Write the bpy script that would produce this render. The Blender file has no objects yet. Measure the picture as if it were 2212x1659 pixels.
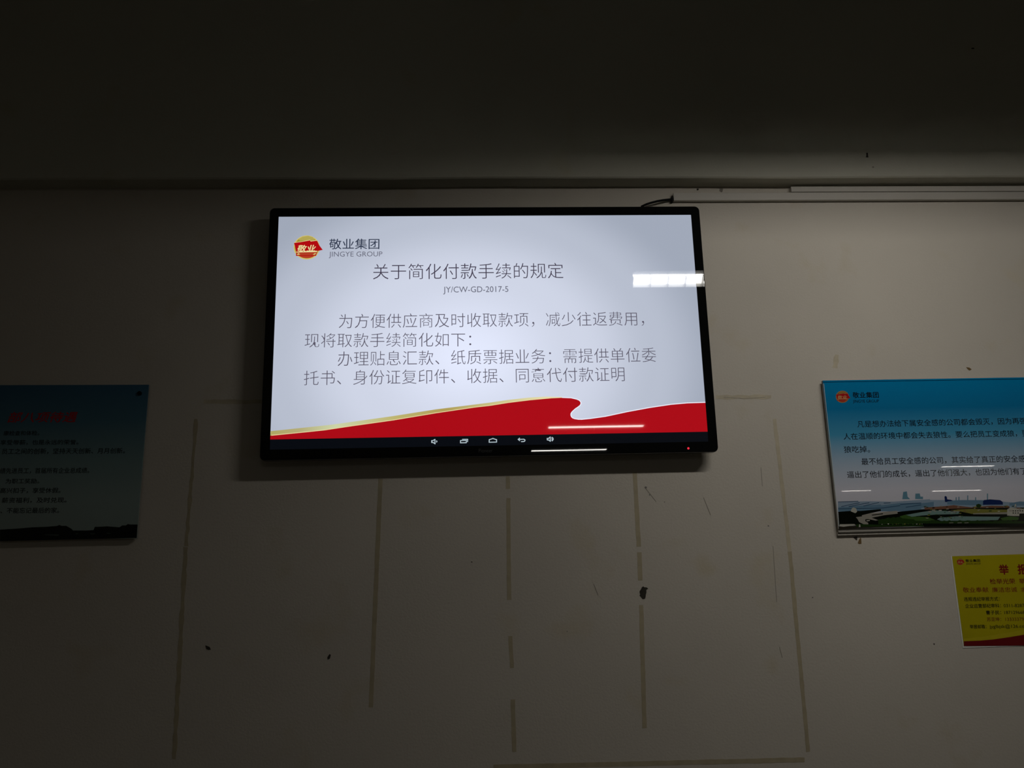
import bpy, bmesh, math, random
from mathutils import Vector, Matrix

random.seed(7)
SC = bpy.context.scene
COL = SC.collection

# ------------------------------------------------------------------ camera
CAM_H = 1.55
FPX = 1782.68
RIGHT = Vector((0.99866496, -0.04514483, -0.02510457))
UP = Vector((0.01475667, -0.21641182, 0.97619064))
FWD = Vector((0.04950288, 0.97525785, 0.21545672))
cam_data = bpy.data.cameras.new('camera')
cam_data.sensor_width = 36.0
cam_data.lens = FPX * 36.0 / 2212.0
cam_data.clip_start = 0.02
cam = bpy.data.objects.new('camera', cam_data)
COL.objects.link(cam)
B = -FWD
cam.matrix_world = Matrix(((RIGHT.x, UP.x, B.x, 0), (RIGHT.y, UP.y, B.y, 0),
                           (RIGHT.z, UP.z, B.z, CAM_H), (0, 0, 0, 1)))
SC.camera = cam

# ------------------------------------------------------------------ world and exposure
world = bpy.data.worlds.new('dark_hall')
SC.world = world
world.use_nodes = True
world.node_tree.nodes['Background'].inputs[0].default_value = (0.01, 0.01, 0.01, 1)
world.node_tree.nodes['Background'].inputs[1].default_value = 0.0
SC.view_settings.view_transform = 'Standard'
SC.view_settings.look = 'None'
SC.view_settings.gamma = 1.0
SC.view_settings.exposure = 0.0
SC.view_settings.use_curve_mapping = False
SC.cycles.max_bounces = 8
SC.cycles.diffuse_bounces = 6
SC.cycles.use_denoising = True
SC.cycles.sample_clamp_indirect = 4.0

LAMP_NEAR = 61.0      # radiance of the nearest lamp's diffusers
LAMP_FAR = 30.0       # radiance of the distant lamps (reflected lines)

WALL_Y = 2.325
TV_Y = 2.26           # front plane of the television
POST_Y = WALL_Y - 0.020
CEIL = 3.80

# ------------------------------------------------------------------ helpers
def at(px, py, Y):
    """point where the line of sight through photo pixel (px, py) meets the plane y = Y"""
    x = (px - 1106.0) / FPX
    z = -(py - 829.5) / FPX
    d = RIGHT * x + UP * z + FWD
    d *= Y / d.y
    return Vector((d.x, Y, d.z + CAM_H))

def lin(c):
    c /= 255.0
    return c / 12.92 if c <= 0.04045 else ((c + 0.055) / 1.055) ** 2.4

def rgb(r, g, b):
    return (lin(r), lin(g), lin(b), 1.0)

MATS = {}
def mat(name, col, rough=0.6, spec=0.5, metal=0.0, bump=None, mottled=0.0, mscale=4.0, coat=0.0):
    if name in MATS:
        return MATS[name]
    m = bpy.data.materials.new(name); m.use_nodes = True
    nt = m.node_tree; p = nt.nodes['Principled BSDF']
    p.inputs['Base Color'].default_value = col
    p.inputs['Roughness'].default_value = rough
    p.inputs['Specular IOR Level'].default_value = spec
    p.inputs['Metallic'].default_value = metal
    p.inputs['Coat Weight'].default_value = coat
    p.inputs['Coat Roughness'].default_value = 0.02
    tc = nt.nodes.new('ShaderNodeTexCoord')
    if mottled:
        n = nt.nodes.new('ShaderNodeTexNoise'); n.inputs['Scale'].default_value = mscale
        n.inputs['Detail'].default_value = 6
        nt.links.new(tc.outputs['Object'], n.inputs['Vector'])
        r = nt.nodes.new('ShaderNodeValToRGB')
        a = tuple(c * (1 - mottled) for c in col[:3]) + (1,)
        b = tuple(min(1, c * (1 + mottled)) for c in col[:3]) + (1,)
        r.color_ramp.elements[0].color = a; r.color_ramp.elements[0].position = 0.3
        r.color_ramp.elements[1].color = b; r.color_ramp.elements[1].position = 0.7
        nt.links.new(n.outputs['Fac'], r.inputs['Fac'])
        nt.links.new(r.outputs['Color'], p.inputs['Base Color'])
    if bump:
        n = nt.nodes.new('ShaderNodeTexNoise'); n.inputs['Scale'].default_value = bump[0]
        n.inputs['Detail'].default_value = 5
        nt.links.new(tc.outputs['Object'], n.inputs['Vector'])
        bn = nt.nodes.new('ShaderNodeBump'); bn.inputs['Strength'].default_value = bump[1]
        bn.inputs['Distance'].default_value = bump[2]
        nt.links.new(n.outputs['Fac'], bn.inputs['Height'])
        nt.links.new(bn.outputs['Normal'], p.inputs['Normal'])
    MATS[name] = m
    return m

def emat(name, col, strength=1.0, glass=0.02, sample=False):
    """glowing picture element behind the glossy panel glass"""
    if name in MATS:
        return MATS[name]
    m = mat(name, (0.004, 0.004, 0.005, 1), rough=glass, spec=0.5)
    p = m.node_tree.nodes['Principled BSDF']
    p.inputs['Emission Color'].default_value = col
    p.inputs['Emission Strength'].default_value = strength
    if not sample:
        m.cycles.emission_sampling = 'NONE'
    return m

WL = {}
def wloc(o):
    return WL.get(o.name, Vector((0, 0, 0))) if o else Vector((0, 0, 0))

def put(name, verts, faces, mats, parent=None, fmat=None, smooth=False):
    """world-space vertices -> one mesh object whose origin is its own centre"""
    verts = [Vector(v) for v in verts]
    lo = Vector([min(v[i] for v in verts) for i in range(3)])
    hi = Vector([max(v[i] for v in verts) for i in range(3)])
    c = (lo + hi) / 2
    me = bpy.data.meshes.new(name)
    me.from_pydata([v - c for v in verts], [], faces)
    if not isinstance(mats, (list, tuple)):
        mats = [mats]
    for m in mats:
        me.materials.append(m)
    if fmat:
        for p, i in zip(me.polygons, fmat):
            p.material_index = i
    if smooth:
        for p in me.polygons:
            p.use_smooth = True
    me.update()
    o = bpy.data.objects.new(name, me)
    COL.objects.link(o)
    WL[o.name] = c
    if parent:
        o.parent = parent
        o.location = c - wloc(parent)
    else:
        o.location = c
    return o

def thing(name, label, cat, loc, group=None):
    o = bpy.data.objects.new(name, None); COL.objects.link(o)
    o.empty_display_size = 0.05
    o.location = loc; WL[o.name] = Vector(loc)
    o['label'] = label; o['category'] = cat
    if group: o['group'] = group
    return o

def tag(o, label, cat, group=None):
    o['label'] = label; o['category'] = cat
    if group: o['group'] = group
    return o

def structure(o, label=None):
    o['kind'] = 'structure'
    if label: o['label'] = label
    return o

class MB:
    def __init__(s): s.v = []; s.f = []; s.m = []
    def add(s, verts, faces, mi=0):
        n = len(s.v); s.v += [Vector(v) for v in verts]
        s.f += [tuple(i + n for i in f) for f in faces]; s.m += [mi] * len(faces)
    def box(s, a, b, mi=0):
        (x0, y0, z0), (x1, y1, z1) = a, b
        s.add([(x0, y0, z0), (x1, y0, z0), (x1, y1, z0), (x0, y1, z0), (x0, y0, z1), (x1, y0, z1), (x1, y1, z1), (x0, y1, z1)],
              [(0, 3, 2, 1), (4, 5, 6, 7), (0, 1, 5, 4), (1, 2, 6, 5), (2, 3, 7, 6), (3, 0, 4, 7)], mi)
    def tube(s, pts, r, n=12, mi=0, cap=True):
        pts = [Vector(p) for p in pts]; rings = []
        for i, p in enumerate(pts):
            t = (pts[min(i + 1, len(pts) - 1)] - pts[max(i - 1, 0)]).normalized()
            a = t.cross(Vector((0, 0, 1)))
            if a.length < 1e-3: a = t.cross(Vector((0, 1, 0)))
            a.normalize(); b = t.cross(a)
            rr = r[i] if isinstance(r, (list, tuple)) else r
            rings.append([p + (a * math.cos(2 * math.pi * k / n) + b * math.sin(2 * math.pi * k / n)) * rr for k in range(n)])
        v = [q for R in rings for q in R]; f = []
        for i in range(len(rings) - 1):
            for k in range(n):
                f.append((i * n + k, i * n + (k + 1) % n, (i + 1) * n + (k + 1) % n, (i + 1) * n + k))
        if cap:
            f.append(tuple(range(n - 1, -1, -1))); f.append(tuple((len(rings) - 1) * n + k for k in range(n)))
        s.add(v, f, mi)
    def build(s, name, mats, parent=None, smooth=False):
        return put(name, s.v, s.f, mats, parent, s.m, smooth)

def prism(pts, depth):
    """front polygon (y = front) given as world points, extruded to +y by depth"""
    n = len(pts)
    v = [Vector(p) for p in pts] + [Vector(p) + Vector((0, depth, 0)) for p in pts]
    f = [tuple(range(n)), tuple(range(2 * n - 1, n - 1, -1))]
    for i in range(n):
        f.append((i, n + i, n + (i + 1) % n, (i + 1) % n))
    return v, f

def flat(name, pix, Y, m, parent=None):
    """printed / lit flat shape lying on the plane y = Y, outline given in photo pixels"""
    pts = [at(x, y, Y) for x, y in pix]
    return put(name, pts, [tuple(range(len(pts)))], m, parent)

def flats(name, polys, Y, mats, parent=None, step=0.00004):
    mb = MB()
    for k, (mi, pix) in enumerate(polys):
        mb.add([at(x, y, Y - k * step) for x, y in pix], [tuple(range(len(pix)))], mi)
    return mb.build(name, mats, parent)

def stroke(pix, w, Y, closed=False):
    """polyline of width w pixels -> list of quads in photo pixels"""
    out = []
    n = len(pix)
    for i in range(n if closed else n - 1):
        a = Vector(pix[i]); b = Vector(pix[(i + 1) % n])
        d = (b - a).normalized(); q = Vector((-d.y, d.x)) * w / 2; e = d * w * 0.35
        out.append([tuple(a - e + q), tuple(b + e + q), tuple(b + e - q), tuple(a - e - q)])
    return out

_G = {}
def _raw(s, weight, shear):
    key = (s, weight, shear)
    if key in _G: return _G[key]
    c = bpy.data.curves.new('lettering', 'FONT'); c.body = s; c.offset = weight; c.shear = shear
    c.resolution_u = 3
    o = bpy.data.objects.new('lettering', c); COL.objects.link(o)
    dg = bpy.context.evaluated_depsgraph_get()
    me = bpy.data.meshes.new_from_object(o.evaluated_get(dg))
    v = [p.co.copy() for p in me.vertices]; f = [tuple(p.vertices) for p in me.polygons]
    area = sum(p.area for p in me.polygons)
    bpy.data.objects.remove(o); bpy.data.curves.remove(c); bpy.data.meshes.remove(me)
    _G[key] = (v, f, area)
    return _G[key]

def _width(a):
    v = _raw(a, 0, 0)[0]
    return max(p.x for p in v)
ADV = _width('口口') - _width('口')

def glyphs(s, weight=0.0, shear=0.0):
    """full-width strings are set character by character (a stroke weight that breaks a glyph's fill is eased)"""
    if weight > 0:                     # heavier strokes: the lettering laid down again a hair to each side
        v, f = glyphs(s, 0.0, shear); V, F = [], []
        k = weight * 0.75
        for j, (dx, dy) in enumerate(((0, 0), (k, 0), (-k, 0), (0, k), (0, -k))):
            n = len(V)
            V += [Vector((p.x + dx, p.y + dy, j * 0.000008)) for p in v]; F += [tuple(q + n for q in g) for g in f]
        return V, F
    if not all(ord(ch) > 0x2E00 for ch in s):
        return _raw(s, weight, shear)[:2]
    V, F = [], []
    for i, ch in enumerate(s):
        ref = _raw(ch, 0, shear)[2]; w = weight
        for _ in range(6):
            v, f, ar = _raw(ch, w, shear)
            lo = 1 + 41 * w if w < 0 else 1 + 9 * w
            if ar > ref * max(lo, 0.35): break
            w *= 0.7
        n = len(V)
        V += [Vector((p.x + i * ADV, p.y, 0)) for p in v]; F += [tuple(k + n for k in q) for q in f]
    return V, F

def text_verts(s, xl, yl, xr, yr, h, Y, weight=0.0, shear=0.0):
    """string whose ink fills the box: left-middle (xl, yl) to right-middle (xr, yr), h photo pixels high"""
    v, f = glyphs(s, weight, shear)
    x0 = min(p.x for p in v); x1 = max(p.x for p in v); y0 = min(p.y for p in v); y1 = max(p.y for p in v)
    if s[0] == 'J': y0 = 0.0
    A = at(xl, yl, Y); Bp = at(xr, yr, Y)
    mx, my = (xl + xr) / 2, (yl + yr) / 2
    hh = (at(mx, my - h / 2, Y) - at(mx, my + h / 2, Y)).z
    ux = Bp - A; uz = Vector((-ux.z, 0, ux.x)).normalized() * hh
    return [A + ux * ((p.x - x0) / (x1 - x0)) + uz * ((p.y - (y0 + y1) / 2) / (y1 - y0)) - Vector((0, p.z, 0)) for p in v], f

def text(name, s, xl, yl, xr, yr, h, Y, m, parent=None, weight=0.0, shear=0.0):
    v, f = text_verts(s, xl, yl, xr, yr, h, Y, weight, shear)
    return put(name, v, f, m, parent)

# ------------------------------------------------------------------ materials
def wall_paint(name, base, stain=0.10):
    m = mat(name, base, rough=0.75, spec=0.25, bump=(160.0, 0.25, 0.002))
    nt = m.node_tree; p = nt.nodes['Principled BSDF']
    tc = next(n for n in nt.nodes if n.type == 'TEX_COORD')
    def noise(sc, det, lo, hi, w):
        n = nt.nodes.new('ShaderNodeTexNoise'); n.inputs['Scale'].default_value = sc; n.inputs['Detail'].default_value = det
        mp = nt.nodes.new('ShaderNodeMapping'); mp.inputs['Location'].default_value = (w, w * 2, w * 3)
        nt.links.new(tc.outputs['Object'], mp.inputs['Vector']); nt.links.new(mp.outputs['Vector'], n.inputs['Vector'])
        r = nt.nodes.new('ShaderNodeMapRange'); r.inputs[1].default_value = lo; r.inputs[2].default_value = hi
        nt.links.new(n.outputs['Fac'], r.inputs[0]); return r.outputs[0]
    def mix(fac, a, b):
        x = nt.nodes.new('ShaderNodeMix'); x.data_type = 'RGBA'
        nt.links.new(fac, x.inputs[0])
        if isinstance(a, tuple): x.inputs[6].default_value = a
        else: nt.links.new(a, x.inputs[6])
        x.inputs[7].default_value = b
        return x.outputs[2]
    dirty = tuple(c * (1 - stain) for c in base[:3]) + (1,)
    ochre = (base[0] * 0.90, base[1] * 0.86, base[2] * 0.74, 1)
    c1 = mix(noise(1.3, 4, 0.42, 0.72, 0.0), base, dirty)
    c2 = mix(noise(6.0, 6, 0.62, 0.80, 3.7), c1, ochre)
    nt.links.new(c2, p.inputs['Base Color'])
    return m

M_WALL = wall_paint('aged_wall_paint', (0.60, 0.555, 0.485, 1))
M_BEAM = wall_paint('beam_paint', (0.52, 0.51, 0.43, 1))
M_ROOM = mat('room_paint', (0.50, 0.49, 0.42, 1), rough=0.8)
M_CEIL = mat('ceiling_paint', (0.78, 0.78, 0.70, 1), rough=0.9)
M_FLOOR = mat('dull_floor_tile', (0.30, 0.28, 0.24, 1), rough=0.6)
M_BEZEL = mat('glossy_black_bezel', (0.003, 0.0035, 0.004, 1), rough=0.012, spec=0.5)
M_CASE = mat('matt_black_casing', (0.006, 0.006, 0.007, 1), rough=0.5)
M_METAL = mat('grey_bracket_steel', (0.10, 0.10, 0.10, 1), rough=0.4, metal=0.8)
M_PVC = mat('white_plastic_trunking', (0.56, 0.53, 0.48, 1), rough=0.5, spec=0.4)
M_CABLE = mat('black_cable_sheath', (0.004, 0.004, 0.004, 1), rough=0.7, spec=0.15)
M_TAPE = mat('yellowed_tape_glue', (0.43, 0.37, 0.25, 1), rough=0.55, spec=0.4, mottled=0.10, mscale=30)
M_TAPEP = mat('pale_tape_glue', (0.50, 0.44, 0.32, 1), rough=0.55, spec=0.4, mottled=0.12, mscale=30)
M_CHIP = mat('bare_plaster_hole', (0.035, 0.030, 0.022, 1), rough=0.95, mottled=0.3, mscale=120)
M_CHIPB = mat('brown_filler', (0.16, 0.10, 0.035, 1), rough=0.9)
M_MARK = mat('pencil_scuff', (0.20, 0.19, 0.17, 1), rough=0.9)

# ------------------------------------------------------------------ room shell
XL, XR, YB = -5.5, 13.0, -21.0
def shell(name, a, b, m, label):
    mb = MB(); mb.box(a, b); return structure(mb.build(name, m), label)
wall_back = shell('wall_back', (XL, WALL_Y, 0), (XR, WALL_Y + 0.2, CEIL), M_WALL, 'off-white painted wall with old tape marks behind the television')
shell('wall_left', (XL - 0.2, YB, 0), (XL, WALL_Y + 0.2, CEIL), M_ROOM, 'plain side wall of the hall, left')
shell('wall_right', (XR, YB, 0), (XR + 0.2, WALL_Y + 0.2, CEIL), M_ROOM, 'plain side wall of the hall, right')
shell('wall_front', (XL - 0.2, YB - 0.2, 0), (XR + 0.2, YB, CEIL), M_ROOM, 'far wall behind the viewer')
shell('floor', (XL - 0.2, YB - 0.2, -0.1), (XR + 0.2, WALL_Y + 0.2, 0), M_FLOOR, 'dull hall floor')
shell('ceiling', (XL - 0.2, YB - 0.2, CEIL), (XR + 0.2, WALL_Y + 0.2, CEIL + 0.1), M_CEIL, 'plain hall ceiling')

# beam across the top of the wall: lower edge slightly wavy as the plaster is
SOFF_B = at(1106, 405, WALL_Y).z
BEAM_Y = WALL_Y - 0.062
mb = MB(); N = 60
vs = []
for i in range(N + 1):
    x = XL + (XR - XL) * i / N
    w = 0.0012 * math.sin(x * 5.1) + 0.001 * math.sin(x * 11.3 + 1)
    vs += [(x, BEAM_Y, CEIL), (x, BEAM_Y, SOFF_B + 0.004 + w), (x, BEAM_Y + 0.004, SOFF_B + w), (x, WALL_Y, SOFF_B + w * 0.6), (x, WALL_Y, CEIL)]
fs = []
for i in range(N):
    for k in range(4):
        a = i * 5 + k; fs.append((a, a + 1, a + 6, a + 5))
fs += [(0, 4, 3, 2, 1), tuple(N * 5 + k for k in range(5))]
mb.add(vs, fs)
structure(mb.build('trim_1', M_BEAM), 'plastered beam along the top of the wall')

# holes, chips and scuffs of the wall (pieces of the wall)
def blob(cx, cy, rx, ry, n=14, jag=0.25, rot=0.0):
    out = []
    for k in range(n):
        a = 2 * math.pi * k / n
        r = 1 + random.uniform(-jag, jag)
        x, y = rx * r * math.cos(a), ry * r * math.sin(a)
        out.append((cx + x * math.cos(rot) - y * math.sin(rot), cy + x * math.sin(rot) + y * math.cos(rot)))
    return out
def chip(name, pix, m, t=0.0008, Y=WALL_Y):
    pts = [at(x, y, Y - t) for x, y in pix]
    v, f = prism(pts, t - 0.0001)
    return put(name, v, f, m, wall_back if Y == WALL_Y else None)
K = 60 / 1659.0
big = [(775, 480), (830, 460), (880, 510), (1000, 515), (1100, 570), (1105, 610), (1040, 640), (1000, 700), (1010, 800), (985, 930), (965, 960), (965, 1050), (930, 1190), (880, 1210), (770, 1215), (690, 1100), (595, 1000), (640, 940), (605, 850), (600, 750), (650, 680), (700, 600), (730, 520)]
chip('plaster_chip', [(1360 + x * K, 1250 + y * K) for x, y in big], M_CHIP)
K = 560 / 2212.0
chip('plaster_chip', [(340 + x * K, 1240 + y * K) for x, y in [(410, 608), (445, 622), (456, 645), (435, 648), (418, 640)]], M_CHIP)
chip('plaster_chip', [(340 + x * K, 1240 + y * K) for x, y in [(1468, 682), (1480, 690), (1472, 722), (1452, 732), (1450, 710)]], M_CHIP)
chip('plaster_chip', [(2087, 793), (2094, 794), (2099, 797.5), (2095, 800.5), (2091, 798)], M_CHIPB)
K = 220 / 2212.0
chip('plaster_chip', [(1780 + x * K, 1040 + y * K) for x, y in [(632, 1212), (700, 1196), (724, 1200), (722, 1262), (708, 1280), (668, 1245)]], M_CHIP)
chip('plaster_chip', [(1780 + x * K, 1040 + y * K) for x, y in [(800, 1215), (808, 1255), (815, 1352), (770, 1360), (733, 1340), (752, 1290), (775, 1245)]], M_CHIPB)
chip('nail_hole', blob(1507, 409, 2.6, 2.2), M_CHIP)
chip('nail_hole', blob(1558, 410, 4.2, 4.4), mat('rough_patch', (0.22, 0.20, 0.17, 1), rough=0.9))
chip('nail_hole', blob(1019, 1214, 2.2, 1.0), M_CHIP)
chip('nail_hole', blob(2018, 1391, 1.4, 1.2, 8), M_CHIP)
chip('nail_hole', blob(1755.5, 1290.6, 1.2, 1.0, 8), M_CHIP)
for q in [(1395, 1053, 2.4, 2.2), (1403, 1069, 1.3, 1.2), (1435.5, 1084.5, 1.4, 1.1), (1660, 1136, 1.8, 1.8), (1225, 1364, 1.1, 1.0)]:
    chip('nail_hole', blob(*q, 8), M_MARK)
for a, b in [((1396, 1056), (1417, 1083)), ((1564, 858), (1600, 860)), ((1684, 1398), (1690, 1420)), ((1644, 1010), (1647, 1050)), ((1283, 1262), (1292, 1285)),
             ((1653, 858), (1600, 861)), ((1670, 1180), (1678, 1300)), ((1520, 1075), (1535, 1112))]:
    chip('scuff_line', stroke([a, b], 1.1, WALL_Y)[0], mat('faint_scuff', (0.36, 0.33, 0.28, 1), rough=0.9))
mk = [at(x, y, BEAM_Y - 0.0006) for x, y in [(1871, 330), (1875, 330), (1875, 334), (1876, 340), (1870.5, 340), (1871.5, 335)]]
v, f = prism(mk, 0.0005)
o = put('nail_hole', v, f, M_CHIP, bpy.data.objects['trim_1'])
v, f = prism([at(x, y, BEAM_Y - 0.0006) for x, y in blob(1886, 361, 2.5, 1.6, 8)], 0.0005)
put('nail_hole', v, f, mat('rough_patch', (0.2, 0.2, 0.2, 1)), bpy.data.objects['trim_1'])
v, f = prism([at(x, y, BEAM_Y - 0.0006) for x, y in blob(2102, 104.5, 3.5, 1.5, 8)], 0.0005)
put('nail_hole', v, f, M_CHIP, bpy.data.objects['trim_1'])

# ------------------------------------------------------------------ television
TVX0, TVX1, TVZ0, TVZ1 = -0.577, 0.6872, 0.2965 + CAM_H, 1.0343 + CAM_H
SX0, SX1, SZ0, SZ1 = -0.5502, 0.6604, 0.3262 + CAM_H, 1.0066 + CAM_H
SCR_Y = TV_Y + 0.0015
tv = thing('television', 'large black wall-mounted flat television showing a white slide with a red wave', 'television', ((TVX0 + TVX1) / 2, TV_Y + 0.04, TVZ0))

def rrect(x0, x1, z0, z1, r, n=8):
    out = []
    for cx, cz, a0 in ((x1 - r, z0 + r, -90), (x1 - r, z1 - r, 0), (x0 + r, z1 - r, 90), (x0 + r, z0 + r, 180)):
        for k in range(n + 1):
            a = math.radians(a0 + 90 * k / n); out.append((cx + r * math.cos(a), cz + r * math.sin(a)))
    return out
def ring_loft(loops, cap_first=None, cap_last=None):
    v = [p for L in loops for p in L]; n = len(loops[0]); f = []
    for i in range(len(loops) - 1):
        for k in range(n):
            f.append((i * n + k, i * n + (k + 1) % n, (i + 1) * n + (k + 1) % n, (i + 1) * n + k))
    if cap_first: f.append(tuple(range(n - 1, -1, -1)))
    if cap_last: f.append(tuple((len(loops) - 1) * n + k for k in range(n)))
    return v, f
def loop3(L, y): return [(x, y, z) for x, z in L]
R0 = 0.014
inner = rrect(SX0, SX1, SZ0, SZ1, 0.0008)
v, f = ring_loft([loop3(inner, SCR_Y + 0.001), loop3(inner, TV_Y), loop3(rrect(TVX0 + .003, TVX1 - .003, TVZ0 + .003, TVZ1 - .003, R0 - .002), TV_Y),
                  loop3(rrect(TVX0 + .0008, TVX1 - .0008, TVZ0 + .0008, TVZ1 - .0008, R0), TV_Y + 0.0012), loop3(rrect(TVX0, TVX1, TVZ0, TVZ1, R0), TV_Y + 0.004),
                  loop3(rrect(TVX0, TVX1, TVZ0, TVZ1, R0), TV_Y + 0.022)])
bez = put('bezel', v, [tuple(reversed(q)) for q in f], M_BEZEL, tv)
v, f = ring_loft([loop3(rrect(TVX0, TVX1, TVZ0, TVZ1, R0), TV_Y + 0.022), loop3(rrect(TVX0 + .006, TVX1 - .006, TVZ0 + .006, TVZ1 - .006, R0), TV_Y + 0.027),
                  loop3(rrect(TVX0 + .05, TVX1 - .05, TVZ0 + .04, TVZ1 - .05, .03), TV_Y + 0.040),
                  loop3(rrect(TVX0 + .09, TVX1 - .09, TVZ0 + .07, TVZ1 - .12, .03), TV_Y + 0.048)], cap_first=True, cap_last=True)
put('back_casing', v, [tuple(reversed(q)) for q in f], M_CASE, tv)
mb = MB()
xc = (TVX0 + TVX1) / 2
mb.box((xc - .30, TV_Y + .056, TVZ0 + .22), (xc + .30, WALL_Y, TVZ0 + .25)); mb.box((xc - .30, TV_Y + .056, TVZ0 + .42), (xc + .30, WALL_Y, TVZ0 + .45))
mb.box((xc - .21, TV_Y + .048, TVZ0 + .16), (xc - .17, TV_Y + .0565, TVZ0 + .50)); mb.box((xc + .17, TV_Y + .048, TVZ0 + .16), (xc + .21, TV_Y + .0565, TVZ0 + .50))
mb.build('wall_mount', M_METAL, tv)

# lit picture: emission colour darkens outwards from near the panel's centre
ms = emat('lit_panel', (1, 1, 1, 1), 1.0, sample=True)
nt = ms.node_tree; p = nt.nodes['Principled BSDF']
tc = next(n for n in nt.nodes if n.type == 'TEX_COORD')
mp = nt.nodes.new('ShaderNodeMapping')
cc = at(1010, 770, SCR_Y)
mp.inputs['Location'].default_value = (-(cc.x - (SX0 + SX1) / 2) / 0.72, 0, -(cc.z - (SZ0 + SZ1) / 2) / 0.56)
mp.inputs['Scale'].default_value = (1 / 0.72, 0, 1 / 0.56)
gr = nt.nodes.new('ShaderNodeTexGradient'); gr.gradient_type = 'QUADRATIC_SPHERE'
ln = nt.nodes.new('ShaderNodeVectorMath'); ln.operation = 'LENGTH'
nt.links.new(tc.outputs['Object'], mp.inputs['Vector']); nt.links.new(mp.outputs['Vector'], ln.inputs[0])
cr = nt.nodes.new('ShaderNodeValToRGB'); cr.color_ramp.interpolation = 'EASE'
e = cr.color_ramp.elements
e[0].position = 0.0; e[0].color = rgb(229, 235, 255)
e[1].position = 1.0; e[1].color = rgb(160, 168, 184)
k1 = e.new(0.45); k1.color = rgb(207, 213, 230)
k2 = e.new(0.75); k2.color = rgb(183, 190, 206)
nt.links.new(ln.outputs['Value'], cr.inputs['Fac']); nt.links.new(cr.outputs['Color'], p.inputs['Emission Color'])
v = [(SX0, SCR_Y, SZ0), (SX1, SCR_Y, SZ0), (SX1, SCR_Y, SZ1), (SX0, SCR_Y, SZ1)]
screen = put('screen', v, [(0, 1, 2, 3)], ms, tv)
L1, L2, L3 = SCR_Y - 0.00015, SCR_Y - 0.0003, SCR_Y - 0.00045

# navigation bar and red wave of the slide
navL = at(584, 950, SCR_Y); navR = at(1529, 931.8, SCR_Y)
navz = (navL.z + navR.z) / 2
put('navigation_bar', [(SX0, L1, SZ0), (SX1, L1, SZ0), (SX1, L1, navz), (SX0, L1, navz)], [(0, 1, 2, 3)], emat('lit_bar', rgb(7, 10, 16)), screen)
W_ = [(587, 941), (665, 933.3), (702, 929.4), (757.5, 921), (849.7, 908), (942, 892.5), (1025, 880.3), (1060, 876.3), (1097, 870.4), (1144, 864.6), (1191, 860.3), (1214.5, 859.2), (1233.4, 859.9), (1246.3, 862.9), (1251.5, 865.3), (1254, 868.1), (1255.2, 871), (1254.5, 874), (1252.4, 877), (1248.6, 879.9), (1243.5, 883.2), (1239.2, 886.9), (1235.5, 890.5), (1233.4, 894), (1233.2, 897.5), (1234.5, 901), (1237.5, 903.6), (1241.6, 905), (1249, 906.2), (1256.9, 906.4), (1275.7, 904.5), (1308.6, 899.8), (1355.6, 889.7), (1402.6, 881), (1449.6, 874), (1484.9, 870.9)]
def onscreen(pix, Y):
    out = []
    for x, y in pix:
        q = at(x, y, Y); q.x = min(max(q.x, SX0), SX1); out.append(q)
    return out
edge = onscreen(W_, L1); edge[0].x = SX0
endp = at(1523.4, 869.7, L1); edge.append(Vector((SX1, L1, endp.z)))
base = [Vector((SX1, L1, navz)), Vector((SX0, L1, navz))]
put('red_wave', edge + base, [tuple(range(len(edge) + 2))], emat('lit_red', rgb(170, 10, 22)), screen)
# white outline on the right half of the wave
ol = []
for q in stroke(W_[11:] + [(1523.4, 869.7)], 1.8, L2):
    ol.append((0, [(x, y - 0.6) for x, y in q]))
flats('wave_outline', ol, L2, [emat('lit_white', rgb(238, 238, 250))], screen, step=0)
G = [(587, 931.4), (640, 925.5), (711.4, 918), (780, 908.5), (849.7, 898.7), (942, 884.2), (1000, 877), (1060, 869.4), (1097, 863.9), (1144, 858.7), (1179, 856.8), (1214.5, 857.6)]
gold = emat('lit_gold', rgb(200, 190, 120))
nt = gold.node_tree; p = nt.nodes['Principled BSDF']
tc = next(n for n in nt.nodes if n.type == 'TEX_COORD')
sx = nt.nodes.new('ShaderNodeSeparateXYZ'); nt.links.new(tc.outputs['Generated'], sx.inputs[0])
cr = nt.nodes.new('ShaderNodeValToRGB'); e = cr.color_ramp.elements
e[0].color = rgb(176, 166, 98); e[0].position = 0; e[1].color = rgb(236, 226, 180); e[1].position = 1
for ps, cl in ((0.10, (180, 172, 120)), (0.22, (205, 212, 168)), (0.42, (190, 180, 112)), (0.60, (176, 158, 88)), (0.78, (205, 198, 140))):
    q = e.new(ps); q.color = rgb(*cl)
nt.links.new(sx.outputs[0], cr.inputs['Fac']); nt.links.new(cr.outputs['Color'], p.inputs['Emission Color'])
gp = onscreen(G, L1); gp[0].x = SX0
lowr = onscreen(W_[:12], L1); lowr[0].x = SX0
put('gold_band', gp + lowr[::-1], [tuple(range(len(gp) + len(lowr)))], gold, screen)
yl = [(0, q) for q in stroke([(x, y - 0.7) for x, y in W_[:11]], 1.5, L2)]
flats('gold_edge', yl, L2, [emat('lit_yellow', rgb(232, 214, 160))], screen, step=0)

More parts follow.
